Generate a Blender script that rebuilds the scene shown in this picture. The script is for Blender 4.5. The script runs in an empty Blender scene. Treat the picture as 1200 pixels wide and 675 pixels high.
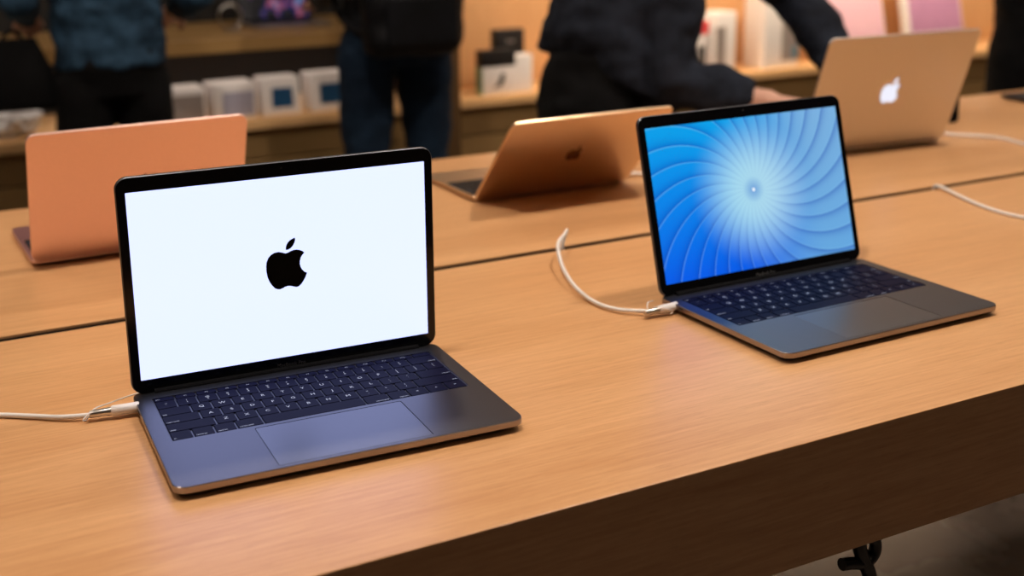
import bpy, bmesh, math, random
from mathutils import Vector, Matrix, noise
PI = math.pi
random.seed(7)
S = bpy.context.scene
COL = S.collection

# ------------------------------------------------------------------ camera
S.view_settings.view_transform = 'Standard'
S.view_settings.look = 'None'
S.view_settings.exposure = 0.0
S.view_settings.gamma = 1.0
S.view_settings.use_curve_mapping = False
cd = bpy.data.cameras.new('camera')
cam = bpy.data.objects.new('camera', cd)
COL.objects.link(cam)
CP = Vector((0.0, -1.3403, 0.4472))
yaw, pit, rol, FPX, PX, PY = -0.46316, 0.238289, -0.018883, 1420.606, 550.31, 234.44
fw = Vector((-math.sin(yaw)*math.cos(pit), math.cos(yaw)*math.cos(pit), -math.sin(pit)))
r0 = fw.cross(Vector((0, 0, 1))).normalized()
u0 = r0.cross(fw)
rr = math.cos(rol)*r0 + math.sin(rol)*u0
uu = -math.sin(rol)*r0 + math.cos(rol)*u0
M = Matrix((rr, uu, -fw)).transposed().to_4x4()
M.translation = CP
cam.matrix_world = M
cd.sensor_width = 36
cd.sensor_fit = 'HORIZONTAL'
cd.lens = FPX/1200*36
cd.shift_x = (600-PX)/1200
cd.shift_y = (PY-337.5)/1200
cd.clip_start = 0.05
cd.clip_end = 60
cd.dof.use_dof = True
cd.dof.focus_distance = 1.12
cd.dof.aperture_fstop = 3.9
cd.dof.aperture_blades = 9
S.camera = cam

# ------------------------------------------------------------------ materials
def lin(c):
    c = c/255.0
    return c/12.92 if c <= 0.04045 else ((c+0.055)/1.055)**2.4
def rgb(r, g, b): return (lin(r), lin(g), lin(b), 1)

class N:
    def __init__(s, name):
        s.m = bpy.data.materials.new(name)
        s.m.use_nodes = True
        s.t = s.m.node_tree
        s.b = s.t.nodes['Principled BSDF']
        s.out = s.t.nodes['Material Output']
    def n(s, ty, **k):
        x = s.t.nodes.new(ty)
        for a, v in k.items():
            if a.startswith('i_'):
                key = a[2:]
                key = int(key) if key.isdigit() else key.replace('_', ' ')
                x.inputs[key].default_value = v
            else: setattr(x, a, v)
        return x
    def l(s, a, b): s.t.links.new(a, b)
    def math(s, op, a, b=None, clamp=False):
        x = s.t.nodes.new('ShaderNodeMath'); x.operation = op; x.use_clamp = clamp
        for i, v in enumerate((a, b)):
            if v is None: continue
            if isinstance(v, (int, float)): x.inputs[i].default_value = v
            else: s.l(v, x.inputs[i])
        return x.outputs[0]
    def mix(s, f, a, b):
        x = s.t.nodes.new('ShaderNodeMix'); x.data_type = 'RGBA'
        for i, v in ((0, f), (6, a), (7, b)):
            if isinstance(v, (int, float, tuple)): x.inputs[i].default_value = v
            else: s.l(v, x.inputs[i])
        return x.outputs[2]

def plain(name, col, rough=0.5, metal=0.0, spec=0.5, var=0.06, scale=40, bump=0.0, bscale=200, coat=0.0, stretch=(1, 1, 1)):
    """a procedural surface: base colour with a faint noise mottling, optional fine bump"""
    k = N(name)
    tc = k.n('ShaderNodeTexCoord')
    mp = k.n('ShaderNodeMapping'); mp.inputs['Scale'].default_value = stretch
    k.l(tc.outputs['Object'], mp.inputs['Vector'])
    nz = k.n('ShaderNodeTexNoise', i_Scale=scale, i_Detail=3.0)
    k.l(mp.outputs[0], nz.inputs['Vector'])
    lo = tuple(c*(1-var) for c in col[:3])+(1,)
    hi = tuple(min(1, c*(1+var)) for c in col[:3])+(1,)
    k.l(k.mix(nz.outputs[0], lo, hi), k.b.inputs['Base Color'])
    k.b.inputs['Roughness'].default_value = rough
    k.b.inputs['Metallic'].default_value = metal
    k.b.inputs['Specular IOR Level'].default_value = spec
    k.b.inputs['Coat Weight'].default_value = coat
    if bump:
        n2 = k.n('ShaderNodeTexNoise', i_Scale=bscale, i_Detail=4.0)
        k.l(mp.outputs[0], n2.inputs['Vector'])
        bp = k.n('ShaderNodeBump', i_Strength=bump, i_Distance=0.002)
        k.l(n2.outputs[0], bp.inputs['Height'])
        k.l(bp.outputs[0], k.b.inputs['Normal'])
    return k.m

def wood(name, a, b, rough=0.4, spec=0.4, axis='x', fig=1.0):
    """oak veneer: long grain, fine pores"""
    k = N(name)
    tc = k.n('ShaderNodeTexCoord')
    def mapped(s):
        mp = k.n('ShaderNodeMapping')
        mp.inputs['Scale'].default_value = {'x': (s[0], s[1], s[1]), 'z': (s[1], s[1], s[0])}[axis]
        k.l(tc.outputs['Object'], mp.inputs['Vector'])
        return mp.outputs[0]
    n1 = k.n('ShaderNodeTexNoise', i_Scale=1.0, i_Detail=4.0, i_Distortion=0.6); k.l(mapped((1.6, 14*fig)), n1.inputs['Vector'])
    n2 = k.n('ShaderNodeTexNoise', i_Scale=1.0, i_Detail=5.0, i_Roughness=0.7); k.l(mapped((11, 230)), n2.inputs['Vector'])
    n3 = k.n('ShaderNodeTexNoise', i_Scale=1.0, i_Detail=2.0); k.l(mapped((45, 620)), n3.inputs['Vector'])
    f = k.math('ADD', k.math('MULTIPLY', n1.outputs[0], 0.5), k.math('MULTIPLY', n2.outputs[0], 0.9))
    f = k.math('MULTIPLY', k.math('SUBTRACT', f, 0.46), 2.1, True)
    c = k.mix(f, a, b)
    pore = k.math('MULTIPLY', k.math('SUBTRACT', n3.outputs[0], 0.58), 4.0, True)
    dark = tuple(x*0.72 for x in a[:3])+(1,)
    c = k.mix(k.math('MULTIPLY', pore, 0.55), c, dark)
    k.l(c, k.b.inputs['Base Color'])
    k.l(k.math('ADD', k.math('MULTIPLY', n2.outputs[0], 0.16), rough-0.08), k.b.inputs['Roughness'])
    k.b.inputs['Specular IOR Level'].default_value = spec
    bp = k.n('ShaderNodeBump', i_Strength=0.12, i_Distance=0.001)
    k.l(n2.outputs[0], bp.inputs['Height']); k.l(bp.outputs[0], k.b.inputs['Normal'])
    return k.m

def glow(name, col, strength, var=0.0):
    k = N(name)
    k.b.inputs['Base Color'].default_value = (0.02, 0.02, 0.02, 1)
    k.b.inputs['Roughness'].default_value = 0.25
    k.b.inputs['Specular IOR Level'].default_value = 0.3
    tc = k.n('ShaderNodeTexCoord')
    nz = k.n('ShaderNodeTexNoise', i_Scale=6.0); k.l(tc.outputs['Object'], nz.inputs['Vector'])
    lo = tuple(c*(1-var) for c in col[:3])+(1,)
    k.l(k.mix(nz.outputs[0], lo, col), k.b.inputs['Emission Color'])
    k.b.inputs['Emission Strength'].default_value = strength
    return k.m

def petal_screen():
    """desktop picture of blue petals spiralling out of a pale centre"""
    k = N('petal wallpaper')
    tc = k.n('ShaderNodeTexCoord')
    sp = k.n('ShaderNodeSeparateXYZ'); k.l(tc.outputs['Object'], sp.inputs[0])
    x = k.math('ADD', sp.outputs[0], 0.0008)
    y = k.math('SUBTRACT', sp.outputs[1], 0.0027)
    r = k.math('SQRT', k.math('ADD', k.math('MULTIPLY', x, x), k.math('MULTIPLY', y, y)))
    th = k.math('ARCTAN2', y, x)
    g = k.math('MULTIPLY', k.math('POWER', r, 1.15), 5.6)
    ph = k.math('MULTIPLY', k.math('SUBTRACT', th, g), 30/(2*PI))
    saw = k.math('FRACT', k.math('ADD', ph, 60.0))
    rn = k.math('DIVIDE', r, 0.13)
    far = k.math('MULTIPLY', k.math('SUBTRACT', rn, 0.14), 1.7, True)
    far = k.math('MULTIPLY', k.math('MULTIPLY', far, far), k.math('SUBTRACT', 3.0, k.math('MULTIPLY', far, 2.0)))
    # picture hues; right side paled to paint in off-axis screen washout
    xr = k.math('ADD', k.math('DIVIDE', x, 0.2865), 0.5, True)
    yr = k.math('ADD', k.math('DIVIDE', y, 0.179), 0.5, True)
    left = k.mix(yr, rgb(0, 92, 232), rgb(0, 160, 232))
    right = k.mix(yr, rgb(100, 166, 222), rgb(122, 176, 222))
    mid = k.math('MULTIPLY', k.math('SUBTRACT', xr, 0.38), 2.0, True)
    mid = k.math('MULTIPLY', k.math('MULTIPLY', mid, mid), k.math('SUBTRACT', 3.0, k.math('MULTIPLY', mid, 2.0)))
    outer = k.mix(mid, left, right)
    core = k.mix(xr, rgb(150, 218, 240), rgb(186, 216, 236))
    fr = k.math('SMOOTHSTEP', far) if False else far
    c = k.mix(fr, core, outer)
    # each petal: darker fold on one side, thin bright rim on the other
    dk = k.math('POWER', saw, 4.0)
    dk = k.math('MULTIPLY', dk, k.math('ADD', k.math('MULTIPLY', far, 0.46), 0.16))
    c = k.mix(dk, c, rgb(0, 66, 176))
    lt = k.math('MULTIPLY', k.math('SUBTRACT', 0.10, saw), 10.0, True)
    c = k.mix(k.math('MULTIPLY', lt, 0.26), c, rgb(150, 216, 246))
    hole = k.math('SUBTRACT', 1.0, k.math('DIVIDE', r, 0.016), True)
    c = k.mix(k.math('MULTIPLY', hole, 0.75), c, rgb(70, 130, 210))
    dot = k.math('LESS_THAN', r, 0.0022)
    c = k.mix(dot, c, rgb(235, 245, 255))
    k.l(c, k.b.inputs['Emission Color'])
    k.b.inputs['Emission Strength'].default_value = 1.0
    k.b.inputs['Base Color'].default_value = (0.01, 0.01, 0.01, 1)
    k.b.inputs['Roughness'].default_value = 0.2
    k.b.inputs['Specular IOR Level'].default_value = 0.35
    return k.m

def dusk_screen():
    k = N('mountain dusk wallpaper')
    tc = k.n('ShaderNodeTexCoord')
    nz = k.n('ShaderNodeTexNoise', i_Scale=13.0, i_Detail=3.0); k.l(tc.outputs['Object'], nz.inputs['Vector'])
    cr = k.n('ShaderNodeValToRGB')
    e = cr.color_ramp.elements
    e[0].position = 0.5; e[0].color = rgb(4, 8, 20)
    e[1].position = 0.68; e[1].color = rgb(60, 140, 200)
    a = e.new(0.55); a.color = rgb(12, 40, 120)
    b = e.new(0.61); b.color = rgb(200, 96, 110)
    k.l(nz.outputs[0], cr.inputs[0]); k.l(cr.outputs[0], k.b.inputs['Emission Color'])
    k.b.inputs['Emission Strength'].default_value = 0.55
    k.b.inputs['Base Color'].default_value = (0.01, 0.01, 0.01, 1)
    return k.m

def cloth(name, a, b, rough=0.9, scale=6, weave=900):
    k = N(name)
    tc = k.n('ShaderNodeTexCoord')
    nz = k.n('ShaderNodeTexNoise', i_Scale=float(scale), i_Detail=5.0, i_Roughness=0.65); k.l(tc.outputs['Object'], nz.inputs['Vector'])
    f = k.math('MULTIPLY', k.math('SUBTRACT', nz.outputs[0], 0.35), 3.0, True)
    k.l(k.mix(f, a, b), k.b.inputs['Base Color'])
    k.b.inputs['Roughness'].default_value = rough
    k.b.inputs['Specular IOR Level'].default_value = 0.2
    n2 = k.n('ShaderNodeTexNoise', i_Scale=float(weave), i_Detail=2.0); k.l(tc.outputs['Object'], n2.inputs['Vector'])
    bp = k.n('ShaderNodeBump', i_Strength=0.3, i_Distance=0.001)
    k.l(n2.outputs[0], bp.inputs['Height']); k.l(bp.outputs[0], k.b.inputs['Normal'])
    return k.m

def stone():
    k = N('polished grey brown floor stone')
    tc = k.n('ShaderNodeTexCoord')
    nz = k.n('ShaderNodeTexNoise', i_Scale=5.0, i_Detail=6.0); k.l(tc.outputs['Object'], nz.inputs['Vector'])
    n2 = k.n('ShaderNodeTexNoise', i_Scale=90.0, i_Detail=2.0); k.l(tc.outputs['Object'], n2.inputs['Vector'])
    f = k.math('ADD', k.math('MULTIPLY', nz.outputs[0], 0.7), k.math('MULTIPLY', n2.outputs[0], 0.3))
    k.l(k.mix(f, rgb(92, 80, 72), rgb(128, 114, 104)), k.b.inputs['Base Color'])
    k.l(k.math('ADD', k.math('MULTIPLY', nz.outputs[0], 0.2), 0.18), k.b.inputs['Roughness'])
    return k.m

OAK = wood('light oak veneer', rgb(190, 138, 92), rgb(218, 170, 122), rough=0.33, spec=0.55)
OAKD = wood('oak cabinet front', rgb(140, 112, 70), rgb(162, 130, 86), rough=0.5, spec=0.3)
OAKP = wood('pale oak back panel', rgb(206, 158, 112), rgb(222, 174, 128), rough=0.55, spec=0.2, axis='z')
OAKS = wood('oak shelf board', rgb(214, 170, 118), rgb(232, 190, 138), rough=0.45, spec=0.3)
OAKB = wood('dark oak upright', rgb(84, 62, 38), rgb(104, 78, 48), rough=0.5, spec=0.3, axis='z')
GREY = plain('space grey aluminium', (0.125, 0.132, 0.155, 1), 0.36, 1.0, var=0.03, scale=300, bump=0.03, bscale=1500)
GREYS = plain('grey touchpad glass', (0.155, 0.166, 0.192, 1), 0.34, 1.0, var=0.02, scale=200)
EDGE = plain('polished cut aluminium edge', (0.34, 0.31, 0.32, 1), 0.28, 1.0, var=0.02)
ROSE = plain('rose gold aluminium', (0.96, 0.66, 0.60, 1), 0.42, 0.85, var=0.03, scale=300)
ROSED = plain('rose keyboard deck', (0.50, 0.25, 0.25, 1), 0.42, 0.85, var=0.03, scale=300)
GOLD = plain('gold aluminium', (0.80, 0.58, 0.38, 1), 0.36, 0.95, var=0.03, scale=300)
SILV = plain('silver aluminium', (0.70, 0.66, 0.62, 1), 0.42, 0.95, var=0.03, scale=300)
BLACKG = plain('black display glass', (0.004, 0.004, 0.005, 1), 0.16, 0.0, spec=0.35, var=0.1)
KEY_TINT = plain('screen tinted key plastic', (0.004, 0.005, 0.022, 1), 0.5, 0.0, spec=0.05, var=0.1)  # navy base colour paints in the screen's blue reflection on black keys
KEYK = plain('matte black key plastic', (0.010, 0.008, 0.008, 1), 0.5, 0.0, spec=0.2, var=0.1)
LEG_A = glow('white key legend', (0.62, 0.66, 0.85, 1), 0.75)
RUB = plain('black rubber', (0.01, 0.01, 0.01, 1), 0.7)
PORT = plain('dark slot and groove shade', (0.006, 0.006, 0.006, 1), 0.6)
HINGE = plain('black hinge bar', (0.006, 0.006, 0.007, 1), 0.8, spec=0.05)
DIMTXT = plain('dim grey bezel lettering', (0.10, 0.10, 0.105, 1), 0.5)
SCR_A = glow('white boot screen', (0.84, 0.93, 1.65, 1), 1.0)
SCR_OFF = glow('dark blue screen picture', (0.03, 0.03, 0.045, 1), 1.0, 0.5)
SCR_B = petal_screen()
SCR_D = dusk_screen()
LOGO_K = plain('black logo ink', (0.002, 0.002, 0.002, 1), 0.4, spec=0.1)
LOGO_GOLD = plain('dark mirror logo', (0.30, 0.20, 0.13, 1), 0.25, 1.0)
LOGO_ROSE = plain('rose mirror logo', (0.30, 0.13, 0.09, 1), 0.25, 1.0)
LOGO_LIT = glow('lit logo', (0.86, 0.87, 1.0, 1), 1.0)
CABLE = plain('white cable plastic', (0.80, 0.77, 0.76, 1), 0.38, var=0.02)
STEEL = plain('brushed steel collar', (0.6, 0.58, 0.56, 1), 0.3, 1.0)
SEAM = plain('dark gap fill and underside', (0.010, 0.006, 0.004, 1), 0.9, spec=0.05)
FLOOR = stone()
WALLD = plain('charcoal wall panel', (0.012, 0.011, 0.011, 1), 0.8, var=0.2, scale=4)
WALLW = plain('warm grey plaster', (0.16, 0.14, 0.12, 1), 0.85, var=0.05, scale=8, bump=0.1, bscale=60)
CEIL = plain('pale ceiling plaster', (0.22, 0.20, 0.18, 1), 0.9, var=0.04, scale=6)
BOXW = plain('white carton', (0.88, 0.85, 0.86, 1), 0.45, var=0.03, scale=30)
BOXG = plain('grey printed panel', (0.30, 0.26, 0.25, 1), 0.5, var=0.15, scale=30)
BOXL = plain('lilac printed panel', (0.40, 0.40, 0.52, 1), 0.5, var=0.25, scale=120)
BOXB = plain('deep blue printed panel', (0.018, 0.085, 0.21, 1), 0.35, var=0.5, scale=60)
BOXK = plain('black carton', (0.010, 0.009, 0.010, 1), 0.45, var=0.1)
BOXP = plain('pink printed panel', (0.86, 0.55, 0.68, 1), 0.45, var=0.06, scale=20)
BOXV = plain('violet printed panel', (0.52, 0.26, 0.46, 1), 0.45, var=0.12, scale=20)
BOXR = plain('red printed panel', (0.85, 0.09, 0.10, 1), 0.4, var=0.1)
BOXE = plain('green carton edge', (0.20, 0.34, 0.22, 1), 0.5)
BOXC = plain('sky blue printed panel', (0.08, 0.32, 0.48, 1), 0.5)
LAMPF = plain('white lamp housing', (0.7, 0.7, 0.68, 1), 0.4)
SKIN = plain('skin', (0.62, 0.34, 0.25, 1), 0.5, var=0.08, scale=30)
HAIR = plain('dark hair', (0.02, 0.012, 0.008, 1), 0.5, var=0.3, scale=120, stretch=(1, 1, 0.1))
DENIM = cloth('faded blue denim', rgb(20, 38, 56), rgb(60, 92, 120), scale=9)
JEANS = cloth('dark indigo denim', rgb(12, 24, 40), rgb(30, 50, 72), scale=5)
BLKC = cloth('black cotton', rgb(5, 5, 7), rgb(12, 12, 15), scale=7)
CHAR = cloth('charcoal navy knit', rgb(20, 24, 34), rgb(40, 46, 60), scale=14)
NYLON = cloth('black nylon', rgb(6, 7, 10), rgb(16, 17, 24), rough=0.6, scale=8)
PATCH = plain('grey badge', (0.30, 0.31, 0.34, 1), 0.6)
SHOE = plain('black shoe leather', (0.015, 0.014, 0.014, 1), 0.4)
SOLE = plain('white shoe sole', (0.6, 0.58, 0.55, 1), 0.6)

def lamp_mat(name, col, s):
    return glow(name, col, s)

# ------------------------------------------------------------------ mesh helpers
def link(name, me, parent=None, loc=(0, 0, 0), label=None):
    o = bpy.data.objects.new(name, me)
    COL.objects.link(o)
    o.location = loc
    if parent is not None: o.parent = parent
    if label: o['label'] = label
    return o

def finish(bm, mats, smooth=None, name='m'):
    me = bpy.data.meshes.new(name)
    bmesh.ops.recalc_face_normals(bm, faces=bm.faces[:])
    bm.to_mesh(me); bm.free()
    for m in (mats if isinstance(mats, (list, tuple)) else [mats]): me.materials.append(m)
    if smooth is not None:
        for p in me.polygons: p.use_smooth = True
        if smooth < 180: me.set_sharp_from_angle(angle=math.radians(smooth))
    return me

def obj(name, bm, mats, parent=None, loc=(0, 0, 0), label=None, smooth=None):
    return link(name, finish(bm, mats, smooth, name), parent, loc, label)

def thing(name, label, cat, loc=(0, 0, 0), rz=0.0, group=None):
    o = bpy.data.objects.new(name, None)
    COL.objects.link(o)
    o.empty_display_size = 0.05
    o.location = loc; o.rotation_euler = (0, 0, rz)
    return tag(o, label, cat, group)

def tag(o, label, cat, group=None):
    o['label'] = label; o['category'] = cat
    if group: o['group'] = group
    return o

def struct(o, kind='structure', label=None):
    o['kind'] = kind
    if label: o['label'] = label
    return o

def box(bm, x0, x1, y0, y1, z0, z1, bev=0.0, seg=2, mi=0):
    b = bmesh.new()
    vs = [b.verts.new((x, y, z)) for x in (x0, x1) for y in (y0, y1) for z in (z0, z1)]
    for f in ((0, 1, 3, 2), (4, 6, 7, 5), (0, 4, 5, 1), (2, 3, 7, 6), (0, 2, 6, 4), (1, 5, 7, 3)):
        b.faces.new([vs[i] for i in f])
    if bev: bmesh.ops.bevel(b, geom=b.edges[:], offset=bev, segments=seg, profile=0.5, affect='EDGES')
    merge(bm, b, mi); return bm

def merge(bm, b, mi=0, mat=None):
    bmesh.ops.recalc_face_normals(b, faces=b.faces[:])
    if mat is not None: bmesh.ops.transform(b, matrix=mat, verts=b.verts[:])
    mp = {v: bm.verts.new(v.co) for v in b.verts}
    for f in b.faces:
        nf = bm.faces.new([mp[v] for v in f.verts]); nf.material_index = mi; nf.smooth = f.smooth
    b.free()

def rr_loop(cx, cy, w, d, r, seg=7):
    pts = []
    for (sx, sy, a0) in ((1, 1, 0), (-1, 1, 90), (-1, -1, 180), (1, -1, 270)):
        for i in range(seg+1):
            a = math.radians(a0+90*i/seg)
            pts.append((cx+sx*(w/2-r)+r*math.cos(a), cy+sy*(d/2-r)+r*math.sin(a)))
    return pts

def loft_loops(bm, loops, cap0=True, cap1=True, mis=None):
    """loops: list of equal-length lists of 3D points"""
    V = [[bm.verts.new(p) for p in L] for L in loops]
    n = len(V[0])
    for k in range(len(V)-1):
        for i in range(n):
            f = bm.faces.new((V[k][i], V[k][(i+1) % n], V[k+1][(i+1) % n], V[k+1][i]))
            if mis: f.material_index = mis[k]
    if cap0: bm.faces.new(V[0][::-1])
    if cap1: bm.faces.new(V[-1])
    return V

def slab(w, d, r, z0, z1, cx=0, cy=0, ch=0.0006, seg=7):
    """rounded plate with small chamfers"""
    bm = bmesh.new()
    L = []
    for (z, i) in ((z0, ch), (z0+ch, 0), (z1-ch, 0), (z1, ch)):
        L.append([(x, y, z) for x, y in rr_loop(cx, cy, w-2*i, d-2*i, max(r-i, 1e-4), seg)])
    loft_loops(bm, L)
    return bm

def tube(bm, path, r, n=10, mi=0, caps=True):
    """sweep a circle along a polyline; r number or list"""
    P = [Vector(p) for p in path]
    R = r if isinstance(r, (list, tuple)) else [r]*len(P)
    t = (P[1]-P[0]).normalized()
    ref = Vector((0, 0, 1)) if abs(t.z) < 0.9 else Vector((1, 0, 0))
    u = t.cross(ref).normalized()
    V = []
    for i, p in enumerate(P):
        if i == 0: t = P[1]-P[0]
        elif i == len(P)-1: t = P[-1]-P[-2]
        else: t = (P[i+1]-P[i]).normalized()+(P[i]-P[i-1]).normalized()
        t.normalize()
        u = (u-t*u.dot(t)).normalized(); v = t.cross(u)
        V.append([bm.verts.new(p+R[i]*(math.cos(2*PI*k/n)*u+math.sin(2*PI*k/n)*v)) for k in range(n)])
    for i in range(len(V)-1):
        for k in range(n):
            f = bm.faces.new((V[i][k], V[i][(k+1) % n], V[i+1][(k+1) % n], V[i+1][k])); f.smooth = True; f.material_index = mi
    if caps:
        for ring in (V[0][::-1], V[-1]):
            f = bm.faces.new(ring); f.material_index = mi
    return bm

def spline(pts, n=10):
    P = [Vector(p) for p in pts]
    P = [2*P[0]-P[1]]+P+[2*P[-1]-P[-2]]
    out = []
    for i in range(1, len(P)-2):
        a, b, c, d = P[i-1:i+3]
        for k in range(n):
            t = k/n
            out.append(0.5*((2*b)+(c-a)*t+(2*a-5*b+4*c-d)*t*t+(3*b-a-3*c+d)*t**3))
    out.append(P[-2])
    return out

# ------------------------------------------------------------------ logo, lettering
LB = [(-.003,.207),(-.08,.238),(-.147,.256),(-.226,.248),(-.295,.217),(-.354,.156),(-.388,.08),(-.402,-.009),(-.401,-.113),(-.387,-.218),(-.354,-.315),(-.307,-.399),(-.254,-.464),(-.205,-.492),(-.154,-.5),(-.101,-.487),(-.05,-.464),(.008,-.454),(.065,-.462),(.121,-.484),(.177,-.5),(.228,-.489),(.276,-.453),(.325,-.39),(.365,-.326),(.402,-.238),(.352,-.21),(.309,-.162),(.28,-.104),(.267,-.04),(.272,.024),(.294,.091),(.328,.139),(.369,.178),(.327,.216),(.272,.242),(.215,.256),(.159,.257),(.101,.244),(.048,.221)]
LL = [(.194,.5),(.148,.488),(.09,.459),(.047,.418),(.017,.37),(.003,.319),(.003,.277),(.046,.276),(.1,.301),(.147,.346),(.182,.405),(.198,.46)]
def logo_bm(h, mirror, z0, z1):
    bm = bmesh.new()
    s = -1 if mirror else 1
    for L in (LB, LL):
        loft_loops(bm, [[(s*x*h, y*h, z) for x, y in L] for z in (z0, z1)])
    bmesh.ops.triangulate(bm, faces=[f for f in bm.faces if len(f.verts) > 4])
    return bm

def text_mesh(txt, size, ax='CENTER', ay='CENTER', ext=0.0):
    cu = bpy.data.curves.new('t', 'FONT')
    cu.body = txt; cu.size = size; cu.align_x = ax; cu.align_y = ay; cu.extrude = ext
    cu.resolution_u = 2
    o = bpy.data.objects.new('t', cu)
    COL.objects.link(o)
    dg = bpy.context.evaluated_depsgraph_get()
    me = bpy.data.meshes.new_from_object(o.evaluated_get(dg))
    bpy.data.objects.remove(o); bpy.data.curves.remove(cu)
    return me

def add_mesh(bm, me, mat, mi):
    b = bmesh.new(); b.from_mesh(me)
    bmesh.ops.transform(b, matrix=mat, verts=b.verts[:])
    mp = {v: bm.verts.new(v.co) for v in b.verts}
    for f in b.faces:
        nf = bm.faces.new([mp[v] for v in f.verts]); nf.material_index = mi
    b.free()

# ------------------------------------------------------------------ keyboard
ROWS = [  # (row weight, [(width, legend, kind)])
 ('f', [(1.0357, 'esc', 'w')]+[(1.0357, 'F%d' % i, 'f') for i in range(1, 13)]+[(1.0357, '', 'f')]),
 ('n', [(1, '~\n`', 'd'), (1, '!\n1', 'd'), (1, '@\n2', 'd'), (1, '#\n3', 'd'), (1, '$\n4', 'd'), (1, '%\n5', 'd'), (1, '^\n6', 'd'), (1, '&\n7', 'd'), (1, '*\n8', 'd'), (1, '(\n9', 'd'), (1, ')\n0', 'd'), (1, '_\n-', 'd'), (1, '+\n=', 'd'), (1.5, 'delete', 'wr')]),
 ('n', [(1.5, 'tab', 'w')]+[(1, c, 'l') for c in 'QWERTYUIOP']+[(1, '{\n[', 'd'), (1, '}\n]', 'd'), (1, '|\n\\', 'd')]),
 ('n', [(1.75, 'caps lock', 'w')]+[(1, c, 'l') for c in 'ASDFGHJKL']+[(1, ':\n;', 'd'), (1, '"\n\'', 'd'), (1.75, 'return', 'wr')]),
 ('n', [(2.25, 'shift', 'w')]+[(1, c, 'l') for c in 'ZXCVBNM']+[(1, '<\n,', 'd'), (1, '>\n.', 'd'), (1, '?\n/', 'd'), (2.25, 'shift', 'wr')]),
 ('n', [(1, 'fn', 'w'), (1, 'control', 'w'), (1, 'option', 'w'), (1.25, 'command', 'w'), (5, '', 'l'), (1.25, 'command', 'wr'), (1, 'option', 'wr'), (1, '<', 'a'), (1, '^', 'a'), (1, '>', 'a')]),
]
def build_key_meshes(legends=True):
    U, RH, FH = 0.2736/14.5, 0.01812, 0.0089
    out = []
    y = 0.0
    for kind, keys in ROWS:
        h = FH if kind == 'f' else RH
        x = -0.1368
        for (w, txt, k) in keys:
            kw, kh = w*U-0.0017, h-0.0011
            cx, cy = x+w*U/2, y-h/2
            bm = slab(kw, kh, 0.0013, -0.0008, 0.0004, ch=0.00025, seg=3)
            if legends and txt:
                sz = {'l': .0062, 'd': .0042, 'w': .0031, 'wr': .0031, 'f': .0030, 'a': .005}[k]
                if k == 'w': me = text_mesh(txt, sz, 'LEFT', 'BOTTOM'); pos = (-kw/2+.0012, -kh/2+.0010)
                elif k == 'wr': me = text_mesh(txt, sz, 'RIGHT', 'BOTTOM'); pos = (kw/2-.0012, -kh/2+.0010)
                else: me = text_mesh(txt, sz, 'CENTER', 'CENTER'); pos = (0, 0)
                if k == 'w' and kind == 'f': pos = (-kw/2+.0012, -.0014)
                add_mesh(bm, me, Matrix.Translation((pos[0], pos[1], 0.00048)), 1)
                bpy.data.meshes.remove(me)
            out.append((finish(bm, [KEY_TINT, LEG_A], None, 'key'), cx, cy))
            x += w*U
        y -= h
    return out, -y
KEYS, KD = build_key_meshes()

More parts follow.
